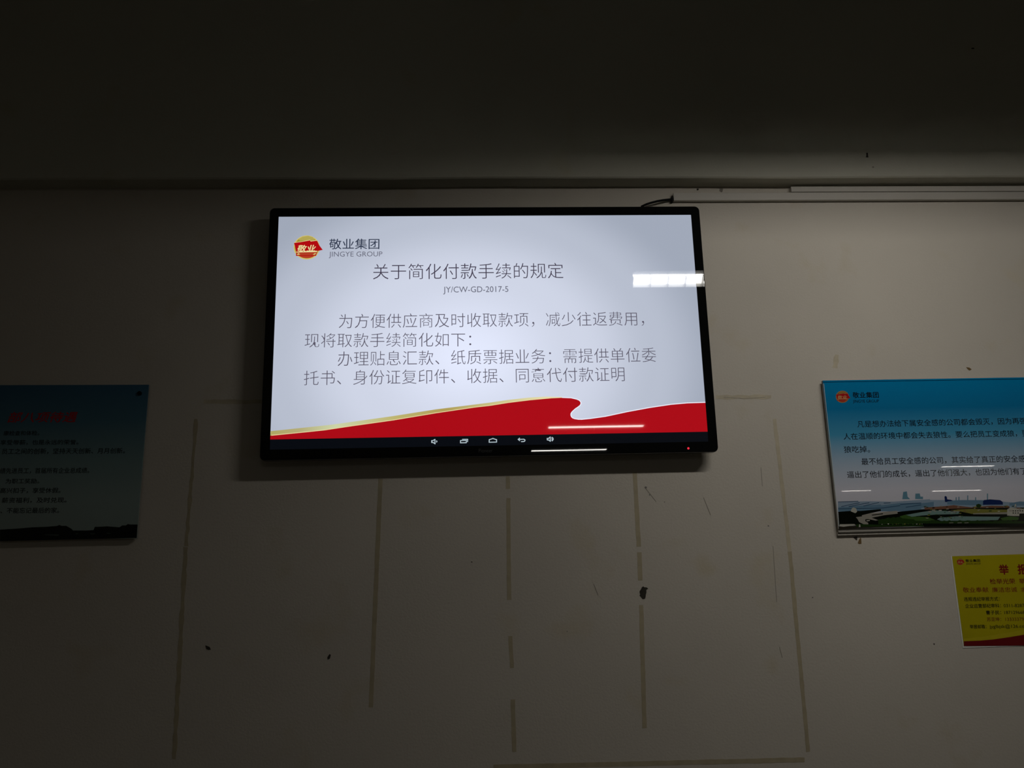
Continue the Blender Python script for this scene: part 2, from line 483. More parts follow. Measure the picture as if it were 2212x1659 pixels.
# emblem: gold disc, red flag with gold lettering, ribbon underneath
def emblem(cx, cy, s, Y, parent, lit, slope=0.0):
    def c(name, r, g, b, k=1.0):
        if lit: return emat('lit_' + name, rgb(r, g, b))
        if 'gold' in name: r, g, b = r * 0.88, g * 0.70, b * 0.62
        return mat('print_' + name, tuple(x for x in rgb(r * k, g * k, b * k)[:3]) + (1,), rough=0.25, coat=0.0)
    def P(pts): return [(cx + (x - 440) * s / 10.05, cy + (y - 450) * s / 10.05 + (x - 440) * s / 10.05 * slope) for x, y in pts]
    def disc(x0, y0, rx, ry, n=40): return [(x0 + rx * math.cos(2 * math.pi * k / n), y0 + ry * math.sin(2 * math.pi * k / n)) for k in range(n)]
    g1, g2, g3, red, red2, lt = c('gold_rim', 206, 190, 110), c('gold_disc', 158, 140, 48), c('gold_shine', 178, 164, 84), c('flag_red', 176, 8, 14), c('ribbon_red', 176, 60, 34), c('gold_letter', 232, 222, 160)
    polys = [(0, P(disc(428, 448, 284, 262))), (1, P(disc(428, 446, 262, 240))), (2, P([(330, 215), (460, 195), (560, 225), (600, 285), (430, 300), (280, 300), (255, 270)])),
             (4, P([(250, 625), (600, 625), (560, 655), (500, 675), (420, 682), (330, 668), (280, 645)])),
             (3, P([(150, 345), (330, 322), (500, 292), (512, 318), (650, 298), (700, 400), (775, 500), (640, 530), (660, 545), (628, 632), (195, 632), (195, 560), (205, 550), (165, 400)])),
             (4, P([(205, 560), (650, 550), (620, 618), (210, 618)])),
             (5, P([(205, 540), (655, 520), (650, 545), (205, 556)])),
             (0, P([(215, 598), (250, 565), (285, 600), (225, 612)])), (0, P([(560, 605), (600, 570), (635, 570), (600, 608)])),
             (5, P([(150, 340), (330, 316), (500, 282), (512, 306), (650, 288), (652, 298), (512, 318), (500, 292), (330, 324), (152, 348)]))]
    o = flats('emblem', polys, Y, [g1, g2, g3, red, red2, lt], parent, step=0.00003)
    a = P([(225, 470), (628, 462)])
    text('emblem_lettering', '敬业', a[0][0], a[0][1], a[1][0], a[1][1], 150 * s / 10.05, Y - 0.0004, lt, parent, weight=0.02, shear=0.2)
    return o

emblem(663.8, 534.8, 1.0, L1, screen, True)
T_DARK = emat('lit_text_slate', rgb(40, 50, 72)); T_GREY = emat('lit_text_grey', rgb(104, 106, 122)); T_BODY = emat('lit_text_body', rgb(66, 60, 78)); T_BODY2 = emat('lit_text_soft', rgb(88, 84, 100))
text('logo_text', '敬业集团', 711, 527.2, 819.5, 526.6, 22.8, L1, T_DARK, screen, weight=0.004)
text('logo_text', 'JINGYE GROUP', 710.5, 549, 826, 548.4, 10.6, L1, T_GREY, screen)
text('title_text', '关于简化付款手续的规定', 806, 586.8, 1216.6, 584.4, 33.4, L1, T_BODY, screen, weight=-0.010)
text('code_text', 'JY/CW-GD-2017-5', 957.4, 625.6, 1098, 624.2, 12.6, L1, T_GREY, screen, weight=0.002)
text('body_text', '为方便供应商及时收取款项，减少往返费用，', 732.2, 694.2, 1391, 688.2, 31.2, L1, T_BODY2, screen, weight=-0.012)
text('body_text', '现将取款手续简化如下：', 658.4, 735.4, 1018, 733.2, 30.2, L1, T_BODY2, screen, weight=-0.012)
text('body_text', '办理贴息汇款、纸质票据业务：需提供单位委', 729.8, 775.0, 1416.7, 766.2, 31.4, L1, T_BODY2, screen, weight=-0.012)
text('body_text', '托书、身份证复印件、收据、同意代付款证明', 656.5, 816.6, 1349, 807.8, 31.6, L1, T_BODY2, screen, weight=-0.012)

# navigation icons
IC = emat('lit_icon', rgb(176, 192, 200))
def icon(name, polys): return flats(name, [(0, q) for q in polys], L2, [IC], screen, step=0)
def sc(x, y): return (900 + x * 180 / 2212.0, 935 + y * 180 / 2212.0)
icon('volume_down_icon', stroke([sc(400, 208), sc(430, 208), sc(485, 175), sc(488, 290), sc(435, 255), sc(400, 255)], 2.0, L2, True) + [[sc(520, 200), sc(540, 205), sc(552, 230), sc(540, 252), sc(522, 262)]])
icon('recent_apps_icon', stroke([sc(1165, 205), sc(1322, 202), sc(1318, 262), sc(1165, 265)], 1.9, L2, True) + stroke([sc(1215, 172), sc(1355, 170), sc(1352, 235)], 1.7, L2))
icon('home_icon', stroke([sc(1925, 250), sc(1928, 182), sc(2025, 150), sc(2122, 182), sc(2122, 245)], 1.9, L2, True))
def sd(x, y): return (1010 + x * 210 / 2212.0, 940 + y * 210 / 2212.0)
icon('back_icon', stroke([sd(1160, 96), sd(1280, 92), sd(1308, 112), sd(1300, 135), sd(1275, 146), sd(1225, 148)], 1.9, L2) + stroke([sd(1185, 68), sd(1152, 96), sd(1186, 125)], 1.9, L2))
icon('volume_up_icon', stroke([sd(1812, 75), sd(1840, 75), sd(1882, 42), sd(1884, 138), sd(1845, 112), sd(1815, 108)], 2.0, L2, True) + stroke([sd(1915, 62), sd(1928, 90), sd(1918, 120)], 1.6, L2) + stroke([sd(1922, 48), sd(1948, 70), sd(1950, 100), sd(1925, 132)], 1.6, L2))
text('maker_lettering', 'Pioneer', 1034, 973.4, 1064, 973.0, 8.0, TV_Y - 0.0003, mat('dim_silver_lettering', (0.035, 0.037, 0.037, 1), rough=0.4), bez)
mb = MB()
c0 = at(1487, 968.5, TV_Y)
v = [c0 + Vector((0.0031 * math.cos(2 * math.pi * k / 16), -0.0004, 0.0031 * math.sin(2 * math.pi * k / 16))) for k in range(16)]
v += [q + Vector((0, 0.0006, 0)) for q in v]
put('power_light', v, [tuple(range(16))] + [(k, 16 + k, 16 + (k + 1) % 16, (k + 1) % 16) for k in range(16)], emat('red_indicator', (1.0, 0.03, 0.06, 1), 1.0), tv)

# ------------------------------------------------------------------ trunking and cable
def trunk(name, xl, yt, yb, depth, label, cat):
    a = at(xl, yt, WALL_Y - depth); b = at(xl, yb, WALL_Y - depth)
    t = thing(name, label, cat, ((a.x + XR) / 2, WALL_Y, b.z), 'plastic cable trunking under the beam')
    x0, x1, y0, z0, z1 = a.x, 4.6, WALL_Y - depth, b.z, a.z
    mb = MB(); mb.box((x0, y0 + 0.004, z0 + 0.0012), (x1, WALL_Y, z1 - 0.0012)); mb.build('channel', M_PVC, t)
    mb = MB()
    c = 0.0015
    prof = [(y0 + 0.006, z0), (y0 + c, z0), (y0, z0 + c), (y0, z1 - c), (y0 + c, z1), (y0 + 0.006, z1)]
    v = [(x, py, pz) for x in (x0 - 0.0005, x1 + 0.0005) for py, pz in prof]; n = len(prof)
    mb.add(v, [(k, k + 1, n + k + 1, n + k) for k in range(n - 1)] + [tuple(range(n - 1, -1, -1)), tuple(range(n, 2 * n))])
    mb.build('cover_strip', M_PVC, t)
    return t, a, b
tr_low, la, lb = trunk('cable_trunking', 1455, 416.2, 433.0, 0.016, 'longer white cable trunking strip, lower of the two, ending above the television corner', 'trunking')
tr_up, ua, ub = trunk('cable_trunking', 1709, 402.5, 414.2, 0.017, 'shorter white cable trunking strip tucked right under the beam, upper of the two', 'trunking')
Yc = WALL_Y - 0.020
cp = [at(1388, 452, Yc), at(1386, 446, Yc), at(1396, 441.5, Yc), at(1406, 438.2, Yc), at(1420, 434.6, Yc), at(1434, 432.2, Yc + .004), at(1446, 431.0, Yc + .008), at(1454, 430.6, Yc + .011)]
mb = MB(); mb.tube(cp, 0.0034, 10)
cab = thing('cable', 'short black cable rising from behind the television top into the trunking end', 'cable', cp[0])
mb.build('sheath', M_CABLE, cab, smooth=True)
mb = MB(); a = at(1452.2, 424, Yc + 0.004); b = at(1452.2, 435, Yc + 0.004)
mb.box((a.x - 0.0022, Yc + 0.003, b.z), (a.x + 0.0018, WALL_Y, a.z)); mb.build('grommet', M_CABLE, cab)

# ------------------------------------------------------------------ tape residue on the wall
def tape(p0, p1, w, label, m=M_TAPE, frag=0.5):
    a, b = Vector(p0), Vector(p1); d = (b - a); L = d.length; d.normalize(); q = Vector((-d.y, d.x))
    n = max(4, int(L / 12)); A = []; Bq = []
    for i in range(n + 1):
        c = a + d * L * i / n
        A.append(tuple(c + q * (w / 2 + random.uniform(-frag, frag)))); Bq.append(tuple(c - q * (w / 2 + random.uniform(-frag, frag))))
    Y = WALL_Y - 0.0004
    top = [at(x, y, Y) for x, y in A]; bot = [at(x, y, Y) for x, y in Bq]; v = top + bot
    v += [x + Vector((0, 0.0003, 0)) for x in v]; m1 = n + 1
    f = [(i, i + 1, m1 + i + 1, m1 + i) for i in range(n)]
    k = 2 * m1
    f += [(i, k + i, k + i + 1, i + 1) for i in range(n)] + [(m1 + i, m1 + i + 1, k + m1 + i + 1, k + m1 + i) for i in range(n)]
    o = put('tape_strip', v, f, m)
    return tag(o, label, 'tape', 'old tape strips stuck on the wall')
tape((424, 905), (402, 1180), 8, 'upper piece of the leftmost upright tape strip, left of the television', M_TAPE, 1.5)
tape((401, 1182), (376, 1640), 9, 'lower piece of the leftmost upright tape strip, reaching the bottom of the view', M_TAPE, 1.5)
tape((440, 868), (566, 868), 9, 'faint level tape strip just left of the television edge', M_TAPEP, 1.2)
tape((822, 1034), (801, 1528), 9.5, 'long upright yellowed tape strip hanging below the left half of the television')
tape((1097, 1029), (1097, 1056), 9, 'very short tape piece directly under the television shadow, above a gap', M_TAPE)
tape((1098, 1076), (1100, 1296), 9, 'longest piece of the broken upright tape line below the middle of the television')
tape((1102, 1374), (1106, 1443), 9, 'short middle tape piece of the broken line, alone between two gaps')
tape((1107.5, 1511), (1111, 1624), 9.5, 'lowest piece of the broken upright tape line, near the bottom tape')
tape((1371, 1020), (1380, 1181), 9.5, 'upright tape strip from the television shadow down, right of centre', M_TAPE)
tape((1381, 1193), (1383, 1254), 9.5, 'short upright tape piece just above the big plaster chip', M_TAPE)
tape((1385, 1307), (1392.5, 1573), 9.5, 'upright tape strip running down below the big plaster chip', M_TAPE)
tape((1673, 905), (1706, 1190), 8, 'upper piece of the slanting tape strip between television and blue poster', M_TAPEP, 0.6)
tape((1706, 1191), (1746, 1624), 8.5, 'lower piece of the slanting right tape strip, below the blue poster level', M_TAPE, 0.6)
tape((1546, 858), (1666, 857), 8.5, 'level tape strip touching the right edge of the television', M_TAPEP, 1.2)
tape((1066, 1657), (1738, 1641), 10.5, 'long level tape strip along the very bottom of the view', M_TAPE)
tape((1808, 766), (1804, 795), 10, 'small faint tape scrap on bare wall above the blue poster corner', M_TAPEP, 1.6)

# ------------------------------------------------------------------ posters
def pm(name, r, g, b, rough=0.012, spec=0.5):
    return mat('print_' + name, rgb(r, g, b), rough=rough, spec=spec)

def board(name, label, TLp, TRp, BLp, width, side, sheet_mat, cat='poster'):
    """clear covered sign board standing a little off the wall; corners given on its front plane"""
    Y = POST_Y
    A = at(*TLp, Y); Bq = at(*TRp, Y); C = at(*BLp, Y)
    u = (Bq - A).normalized()
    if side == 'left':  TL, TR, BL = A, A + u * width, C; BR = C + u * width
    else:               TR, TL = Bq, Bq - u * width; BR = C; BL = C - u * width
    t = thing(name, label, cat, (TL + TR + BL + BR) / 4, 'blue company notice boards')
    v, f = prism([BL, BR, TR, TL], 0.004)
    sheet = put('printed_sheet', v, f, sheet_mat, t)
    dz = Vector((0, 0, 1)); dx = Vector((1, 0, 0))
    return t, sheet, TL, TR, BL, BR

def sky_mat(name, stops, H):
    m = mat(name, (0.5, 0.5, 0.5, 1), rough=0.012, spec=0.5)
    nt = m.node_tree; p = nt.nodes['Principled BSDF']
    tc = next(n for n in nt.nodes if n.type == 'TEX_COORD')
    sx = nt.nodes.new('ShaderNodeSeparateXYZ'); nt.links.new(tc.outputs['Generated'], sx.inputs[0])
    cr = nt.nodes.new('ShaderNodeValToRGB'); e = cr.color_ramp.elements
    e[0].position, e[0].color = stops[0][0], rgb(*stops[0][1]); e[1].position, e[1].color = stops[-1][0], rgb(*stops[-1][1])
    for ps, cl in stops[1:-1]:
        q = e.new(ps); q.color = rgb(*cl)
    nt.links.new(sx.outputs[2], cr.inputs['Fac']); nt.links.new(cr.outputs['Color'], p.inputs['Base Color'])
    return m
SKY = sky_mat('print_sky_right', [(0.0, (200, 198, 205)), (0.25, (205, 205, 216)), (0.42, (168, 186, 205)), (0.62, (70, 152, 190)), (0.80, (12, 120, 170)), (1.0, (0, 132, 186))], 1)
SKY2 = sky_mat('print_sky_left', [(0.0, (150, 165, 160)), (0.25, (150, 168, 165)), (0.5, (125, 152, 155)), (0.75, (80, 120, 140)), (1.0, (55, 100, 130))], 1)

def edges(t, TL, TR, BL, BR, rail=True):
    """white backing board behind the sheet, clear front edge strips and bolts"""
    dn = Vector((0, 0, -1))
    # backing: stands between sheet and wall, shows below the sheet
    mb = MB()
    off = Vector((0, 0.005, 0)); low = Vector((0, 0, -0.010 if rail else 0))
    v, f = prism([BL + off + low, BR + off + low, TR + off, TL + off], 0.006); mb.add(v, f)
    mb.build('backing_board', mat('grey_backing', (0.33, 0.31, 0.27, 1), rough=0.6), t)
    if not rail: return
    mb = MB()
    v, f = prism([BL + Vector((0, 0.011, -0.018)), BR + Vector((0, 0.011, -0.018)), BR + Vector((0, 0.011, -0.008)), BL + Vector((0, 0.011, -0.008))], WALL_Y - POST_Y - 0.0112)
    mb.add(v, f)
    mb.build('lower_rail', mat('pale_rail', (0.55, 0.52, 0.46, 1), rough=0.5), t)

# right poster
pr, sh, TL, TR, BL, BR = board('notice_board', 'blue-topped notice board with black text over a works skyline, right of the television', (1777.5, 822), (2212, 815), (1812.3, 1142), 0.66, 'left', SKY)
edges(pr, TL, TR, BL, BR)
P1 = POST_Y - 0.0002
INK = pm('black_ink', 14, 16, 22, 0.10); 
flats('top_seam', [(0, q) for q in stroke([(1778.5, 825.5), (2212, 818.5)], 1.2, P1)], P1, [pm('seam_blue', 2, 40, 70)], sh)
flats('side_seam', [(0, q) for q in stroke([(1779.3, 829), (1812.6, 1140)], 1.2, P1)], P1, [pm('edge_pale', 180, 190, 185)], sh)
emblem(1820.3, 857.2, 0.50, P1, sh, False)
def rt(name, s, x0, x1, yt0, yb0, slope, w=0.004, m=None, org=(1760, 800), k=4.365):
    X0, X1 = org[0] + x0 / k, org[0] + x1 / k
    mid = org[1] + (yt0 + yb0) / 2 / k; h = (yb0 - yt0) / k
    return text(name, s, X0, mid, X1, mid + (X1 - X0) * slope, h, P1, m or INK, sh, weight=w)
rt('logo_text', '敬业集团', 357, 602, 205, 262, -0.012, 0.02)
rt('logo_text', 'JINGYE GROUP', 360, 605, 278, 305, -0.012, 0.008)
rt('notice_text', '凡是想办法给下属安全感的公司都会毁灭，因为再强', 400, 1995, 476, 540, -0.0205)
rt('notice_text', '人在温顺的环境中都会失去狼性。要么把员工变成狼，要', 270, 2017, 592, 656, -0.0185)
rt('notice_text', '狼吃掉。', 275, 520, 714, 778, -0.016)
rt('notice_text', '最不给员工安全感的公司，其实给了真正的安全感', 440, 1985, 828, 894, -0.0185)
rt('notice_text', '逼出了他们的成长，逼出了他们强大，也因为他们有了', 305, 1995, 952, 1018, -0.0205)
# printed skyline of the works
LM = [pm('haze_roof', 140, 160, 180), pm('roof_blue', 100, 132, 156), pm('dark_trees', 10, 16, 10), pm('road_grey', 150, 146, 136), pm('bush_green', 34, 58, 22), pm('mid_green', 60, 92, 40),
      pm('hall_navy', 20, 40, 92), pm('haze_tower', 96, 138, 158), pm('pale_block', 178, 176, 165), pm('ochre_field', 120, 118, 52), pm('deep_roof_line', 40, 70, 100), pm('ground_brown', 40, 36, 26), pm('teal_roof', 112, 140, 136), pm('rust_roofs', 120, 84, 66)]
K1 = 220 / 2212.0; K2 = 222 / 2212.0
def a1(*pts): return [(1780 + x * K1, 1040 + y * K1) for x, y in pts]
def a2(*pts): return [(1990 + x * K2, 1040 + y * K2) for x, y in pts]
random.seed(3)
land = []
land.append((0, a1((300, 445), (1000, 430), (1500, 440), (2300, 385), (2300, 640), (310, 660))))
land.append((7, a1((1700, 385), (1720, 230), (1800, 215), (1815, 330), (1870, 385))))
land.append((7, a1((1980, 380), (1985, 265), (2080, 260), (2095, 330), (2150, 330), (2150, 385))))
land.append((1, a1((305, 560), (900, 520), (1240, 500), (1240, 640), (900, 660), (310, 665))))
land.append((1, a1((1240, 520), (1650, 470), (2300, 455), (2300, 600), (1700, 650), (1240, 650))))
for q in [((380, 545), (770, 462)), ((540, 545), (980, 462)), ((860, 532), (1190, 458)), ((310, 445), (740, 430)), ((310, 595), (1240, 580)), ((1240, 580), (1650, 525)), ((1660, 500), (2300, 455)), ((1780, 560), (2300, 480)), ((1300, 470), (1440, 462))]:
    for s_ in stroke(a1(*q), 1.3, P1): land.append((10, s_))
land.append((2, a1((308, 660), (560, 640), (800, 640), (1230, 600), (1240, 640), (1000, 690), (1600, 660), (2300, 590), (2300, 960), (330, 960))))
land.append((8, a1((580, 650), (600, 590), (640, 560), (700, 590), (720, 660), (680, 690))))
land.append((3, a1((820, 735), (1000, 690), (1590, 635), (1600, 700), (1300, 735), (1030, 790), (830, 765))))
land.append((2, a1((1030, 725), (1280, 690), (1280, 712), (1050, 740))))
land.append((3, a1((690, 775), (860, 755), (1040, 790), (1180, 840), (1120, 850), (960, 818), (900, 820), (895, 860), (960, 900), (960, 935), (860, 930), (760, 880), (730, 820))))
land.append((3, a1((915, 840), (990, 835), (1000, 855), (935, 870))))
gr = []
for k in range(30): gr.append((1180 + k * 38, 830 - 90 * math.sin(k / 29 * math.pi * 0.6) + random.uniform(-14, 14)))
land.append((4, a1(*(gr + [(2300, 930), (1180, 930)]))))
land.append((5, a1((1640, 760), (1780, 720), (2000, 740), (2300, 760), (2300, 830), (1900, 820), (1700, 800))))
land.append((8, a1((340, 930), (660, 925), (690, 950), (420, 985), (345, 975))))
land.append((4, a1((700, 930), (760, 925), (1500, 950), (2300, 940), (2300, 975), (700, 985))))
land.append((8, a1((765, 930), (785, 935), (795, 990), (755, 992))))
for k in range(14):
    x = 1250 + k * 75 + random.uniform(-20, 20); land.append((random.choice([5, 8, 9]), a1(*[(x + 18 * math.cos(t), 925 + random.uniform(-12, 12) + 10 * math.sin(t)) for t in (0, 1.3, 2.5, 3.8, 5)])))
# right half
land.append((0, a2((0, 395), (300, 400), (1300, 400), (2212, 470), (2300, 560), (0, 600))))
land.append((1, a2((0, 470), (270, 440), (270, 540), (0, 570))))
land.append((6, a2((500, 330), (520, 310), (550, 330), (560, 385), (640, 395), (700, 430), (560, 445), (510, 440))))
for x, h in ((990, 300), (1160, 340), (1415, 260), (800, 330), (740, 340)):
    land.append((7, a2((x, 430), (x, h), (x + 22, h), (x + 22, 430))))
land.append((1, a2((560, 430), (900, 400), (1340, 405), (1340, 520), (560, 500))))
land.append((6, a2((1330, 430), (1350, 400), (1480, 385), (1700, 402), (1755, 440), (1760, 500), (1330, 505))))
land.append((1, a2((1900, 470), (2120, 430), (2300, 440), (2300, 520), (1900, 520))))
land.append((13, a2((60, 560), (400, 540), (700, 510), (1100, 560), (1500, 520), (1900, 530), (1900, 620), (900, 620), (100, 640))))
land.append((2, a2((-260, 660), (0, 610), (600, 590), (1200, 570), (2300, 560), (2300, 960), (60, 970), (-40, 800))))
land.append((9, a2((640, 620), (820, 600), (1100, 590), (1900, 610), (1900, 660), (1100, 700), (860, 650))))
land.append((4, a2((1180, 500), (1240, 480), (1300, 510), (1260, 570), (1190, 560))))
land.append((12, a2((-330, 720), (0, 660), (260, 620), (800, 650), (850, 700), (300, 715), (0, 735), (-200, 760))))
land.append((3, a2((1110, 685), (1900, 660), (1900, 706), (1120, 706))))
land.append((3, a2((640, 645), (830, 632), (830, 650), (660, 655))))
land.append((12, a2((340, 815), (400, 780), (760, 750), (1700, 760), (1650, 830), (1100, 845), (430, 850))))
land.append((8, a2((1850, 600), (1920, 560), (2212, 590), (2300, 600), (2300, 690), (2115, 690), (2110, 745), (1990, 745), (1850, 735))))
for r_, xs in ((632, (1980, 2030, 2080, 2130, 2180)), (680, (1980, 2030, 2085))):
    for x in xs: land.append((2, a2((x - 13, r_ - 11), (x + 13, r_ - 11), (x + 13, r_ + 11), (x - 13, r_ + 11))))
land.append((8, a2((2010, 500), (2040, 480), (2045, 560), (2015, 560))))
land.append((5, a2((1700, 790), (1900, 750), (2100, 770), (2090, 830), (1750, 840))))
gr = [(x * 55, 850 + random.uniform(-22, 12)) for x in range(-5, 43)]
land.append((4, a2(*(gr + [(2300, 905), (-275, 905)]))))
land.append((5, a2((-200, 790), (-60, 755), (160, 770), (300, 830), (120, 850), (-120, 845))))
for x in (600, 780, 930): land.append((3, a2((x, 888), (x + 90, 884), (x + 90, 896), (x, 899))))
for k in range(44):
    x = random.uniform(0, 2200); y = random.uniform(520, 640); s_ = random.uniform(14, 38)
    land.append((random.choice([3, 8, 13, 9, 2, 4]), a2((x, y), (x + s_ * 1.8, y - 4), (x + s_ * 1.8, y + s_ * .5), (x, y + s_ * .6))))
for k in range(26):
    x = random.uniform(0, 900); y = random.uniform(640, 800); s_ = random.uniform(14, 34)
    land.append((random.choice([3, 5, 9, 4]), a2((x, y), (x + s_ * 1.8, y - 4), (x + s_ * 1.5, y + s_ * .5), (x, y + s_ * .4))))
o = flats('printed_skyline', land, P1, LM, sh, step=0.000004)

# grey strip under the picture
flats('lower_margin', [(0, [(1811.8, 1137), (2212, 1124), (2240, 1123), (2240, 1128.5), (2212, 1130), (1812.4, 1142)])], P1, [pm('margin_dark', 44, 40, 32)], sh)

# left poster
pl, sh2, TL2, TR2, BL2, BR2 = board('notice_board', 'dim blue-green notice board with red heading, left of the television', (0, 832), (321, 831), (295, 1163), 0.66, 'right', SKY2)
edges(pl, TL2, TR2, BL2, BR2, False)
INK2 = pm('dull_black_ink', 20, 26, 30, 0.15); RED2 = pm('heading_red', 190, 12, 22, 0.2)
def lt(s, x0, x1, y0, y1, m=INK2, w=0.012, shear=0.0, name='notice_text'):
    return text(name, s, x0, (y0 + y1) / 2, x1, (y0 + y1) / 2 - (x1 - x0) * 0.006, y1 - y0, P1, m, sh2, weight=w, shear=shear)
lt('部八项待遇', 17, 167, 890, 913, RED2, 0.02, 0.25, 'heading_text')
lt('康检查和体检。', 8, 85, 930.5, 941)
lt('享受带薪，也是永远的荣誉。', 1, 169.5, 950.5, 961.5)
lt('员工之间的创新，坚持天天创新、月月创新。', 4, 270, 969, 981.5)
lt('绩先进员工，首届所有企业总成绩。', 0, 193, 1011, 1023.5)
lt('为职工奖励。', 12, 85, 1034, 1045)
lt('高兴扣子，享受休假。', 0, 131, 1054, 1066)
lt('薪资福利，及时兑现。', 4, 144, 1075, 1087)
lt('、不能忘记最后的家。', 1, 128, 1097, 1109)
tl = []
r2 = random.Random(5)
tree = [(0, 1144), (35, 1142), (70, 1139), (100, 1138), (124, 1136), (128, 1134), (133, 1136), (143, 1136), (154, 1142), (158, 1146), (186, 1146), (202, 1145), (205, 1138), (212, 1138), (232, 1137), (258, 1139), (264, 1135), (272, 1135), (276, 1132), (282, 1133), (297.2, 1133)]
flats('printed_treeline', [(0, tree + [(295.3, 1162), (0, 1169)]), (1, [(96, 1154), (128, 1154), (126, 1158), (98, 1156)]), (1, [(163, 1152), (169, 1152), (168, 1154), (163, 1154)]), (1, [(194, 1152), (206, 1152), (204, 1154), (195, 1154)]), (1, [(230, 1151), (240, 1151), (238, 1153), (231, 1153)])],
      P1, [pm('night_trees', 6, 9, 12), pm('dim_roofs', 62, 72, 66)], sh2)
c0 = at(302, 850, POST_Y)
v = [c0 + Vector((0.006 * math.cos(2 * math.pi * k / 16), -0.004, 0.006 * math.sin(2 * math.pi * k / 16))) for k in range(16)]
v += [q + Vector((0, 0.0038, 0)) for q in v]
put('fixing_bolt', v, [tuple(range(16))] + [(k, 16 + k, 16 + (k + 1) % 16, (k + 1) % 16) for k in range(16)], mat('dark_bolt', (0.02, 0.02, 0.02, 1), rough=0.3, metal=1.0), pl)

# yellow notice: paper sheet, lower edge lifting off the wall
YN = WALL_Y - 0.0022
A = at(2056.6, 1201.5, YN); Bq = at(2212, 1197.0, YN); C = at(2082.3, 1395.5, YN)
u = (Bq - A); u = u * (0.30 / u.length); d = C - A
yel = thing('paper_notice', 'small yellow paper notice with red and black print, below the blue notice board', 'notice', A + u / 2 + d / 2)
n = 14; m_ = 10
def paper(o, grow):
    v = []; 
    for j in range(m_ + 1):
        for i in range(n + 1):
            s_, t_ = i / n, j / m_
            q = A + u * (s_ * (1 + grow[0]) - grow[1]) + d * (t_ * (1 + grow[2]))
            q.y += o
            v.append(q)
    f = [(j * (n + 1) + i, (j + 1) * (n + 1) + i, (j + 1) * (n + 1) + i + 1, j * (n + 1) + i + 1) for j in range(m_) for i in range(n)]
    return v, f
v, f = paper(0.0, (0, 0, 0))
M_YEL = mat('print_yellow', rgb(176, 164, 0), rough=0.35, spec=0.4, mottled=0.06, mscale=9)
v2, f2 = paper(0.0009, (0.015, 0.012, 0.022))
bk = [q + Vector((0, 0.0003, 0)) for q in v2]
put('paper_backing', v2, f2, mat('white_card', (0.78, 0.77, 0.72, 1), rough=0.6), yel)
ysh = put('printed_sheet', v, f, M_YEL, yel)
Y1 = YN - 0.0002
emblem(2074.7, 1213.6, 0.27, Y1, ysh, False)
YK = 7.215
INK3 = pm('notice_black', 16, 12, 8, 0.3); RED3 = pm('notice_red', 122, 6, 14, 0.3); RED4 = pm('notice_brown_red', 112, 40, 20, 0.3)
def yt(s, x0, x1, y0, y1, m=INK3, w=0.02, name='notice_text', sl=-0.012):
    X0, X1 = 2040 + x0 / YK, 2040 + x1 / YK
    mid = 1180 + (y0 + y1) / 2 / YK
    return text(name, s, X0, mid, X1, mid + (X1 - X0) * sl, (y1 - y0) / YK, Y1, m, ysh, weight=w)
yt('敬业集团', 330, 556, 202, 250, w=0.025, name='logo_text')
yt('JINGYE GROUP', 338, 566, 264, 286, w=0.01, name='logo_text')
yt('举', 850, 1005, 282, 445, RED3, 0.04, 'heading_text')
yt('报', 1138, 1293, 278, 441, RED3, 0.04, 'heading_text')
yt('检举光荣', 707, 1102, 505, 592, RED3, 0.015, 'slogan_text')
yt('举', 1165, 1252, 500, 586, RED3, 0.015, 'slogan_text')
yt('敬业奉献', 287, 685, 642, 722, RED3, 0.008, 'slogan_text')
yt('廉洁忠诚', 742, 1132, 640, 718, RED3, 0.008, 'slogan_text')
yt('求', 1188, 1268, 640, 712, RED3, 0.008, 'slogan_text')
yt('违规违纪举报方式：', 303, 862, 792, 858)
yt('企业运营部纪审科：', 325, 880, 898, 964)
yt('0311-8287', 924, 1246, 900, 952, w=0.008)
yt('曹子民：', 648, 884, 1002, 1066)
yt('187129668', 935, 1252, 1008, 1058, w=0.008)
yt('苏亚坤：', 662, 884, 1108, 1172, RED4, 0.012)
yt('13333379', 950, 1240, 1112, 1164, RED4, 0.004)
yt('举报邮箱：', 395, 655, 1222, 1286)
yt('jyglbjsk@126.co', 706, 1248, 1222, 1292, w=0.012)
def yp(*pts): return [(2040 + x / YK, 1180 + y / YK) for x, y in pts]
flats('printed_wave', [(0, yp((303, 1440), (600, 1410), (850, 1370), (1241, 1300), (1300, 1292), (1300, 1395), (900, 1450), (560, 1470), (304, 1482))),
                       (1, yp((304, 1480), (560, 1470), (760, 1452), (1000, 1418), (1241, 1378), (1300, 1368), (1300, 1546), (306, 1554)))],
      Y1, [mat('print_pale_yellow', rgb(186, 172, 20), rough=0.35), pm('notice_wave_red', 110, 4, 12, 0.3)], ysh)

# ------------------------------------------------------------------ fluorescent lamps of the hall (reflected in the glass)
M_HOUS = mat('white_lamp_steel', (0.35, 0.35, 0.34, 1), rough=0.5)
M_BLADE = mat('added_blade_paint', (0.35, 0.35, 0.35, 1), rough=0.5)
M_CAPS = mat('lamp_end_metal', (0.5, 0.5, 0.5, 1), rough=0.3, metal=0.8)
def lamp_mat(name, s):
    m = bpy.data.materials.new(name); m.use_nodes = True
    nt = m.node_tree; nt.nodes.clear()
    e = nt.nodes.new('ShaderNodeEmission'); e.inputs[0].default_value = (1.0, 0.965, 0.90, 1); e.inputs[1].default_value = s
    o = nt.nodes.new('ShaderNodeOutputMaterial'); nt.links.new(e.outputs[0], o.inputs[0]); return m
M_DIFF = lamp_mat('bright_diffuser', LAMP_NEAR); M_DIFFF = lamp_mat('distant_diffuser', LAMP_FAR)
LAMP_GROUP = 'hanging lamps of the hall'
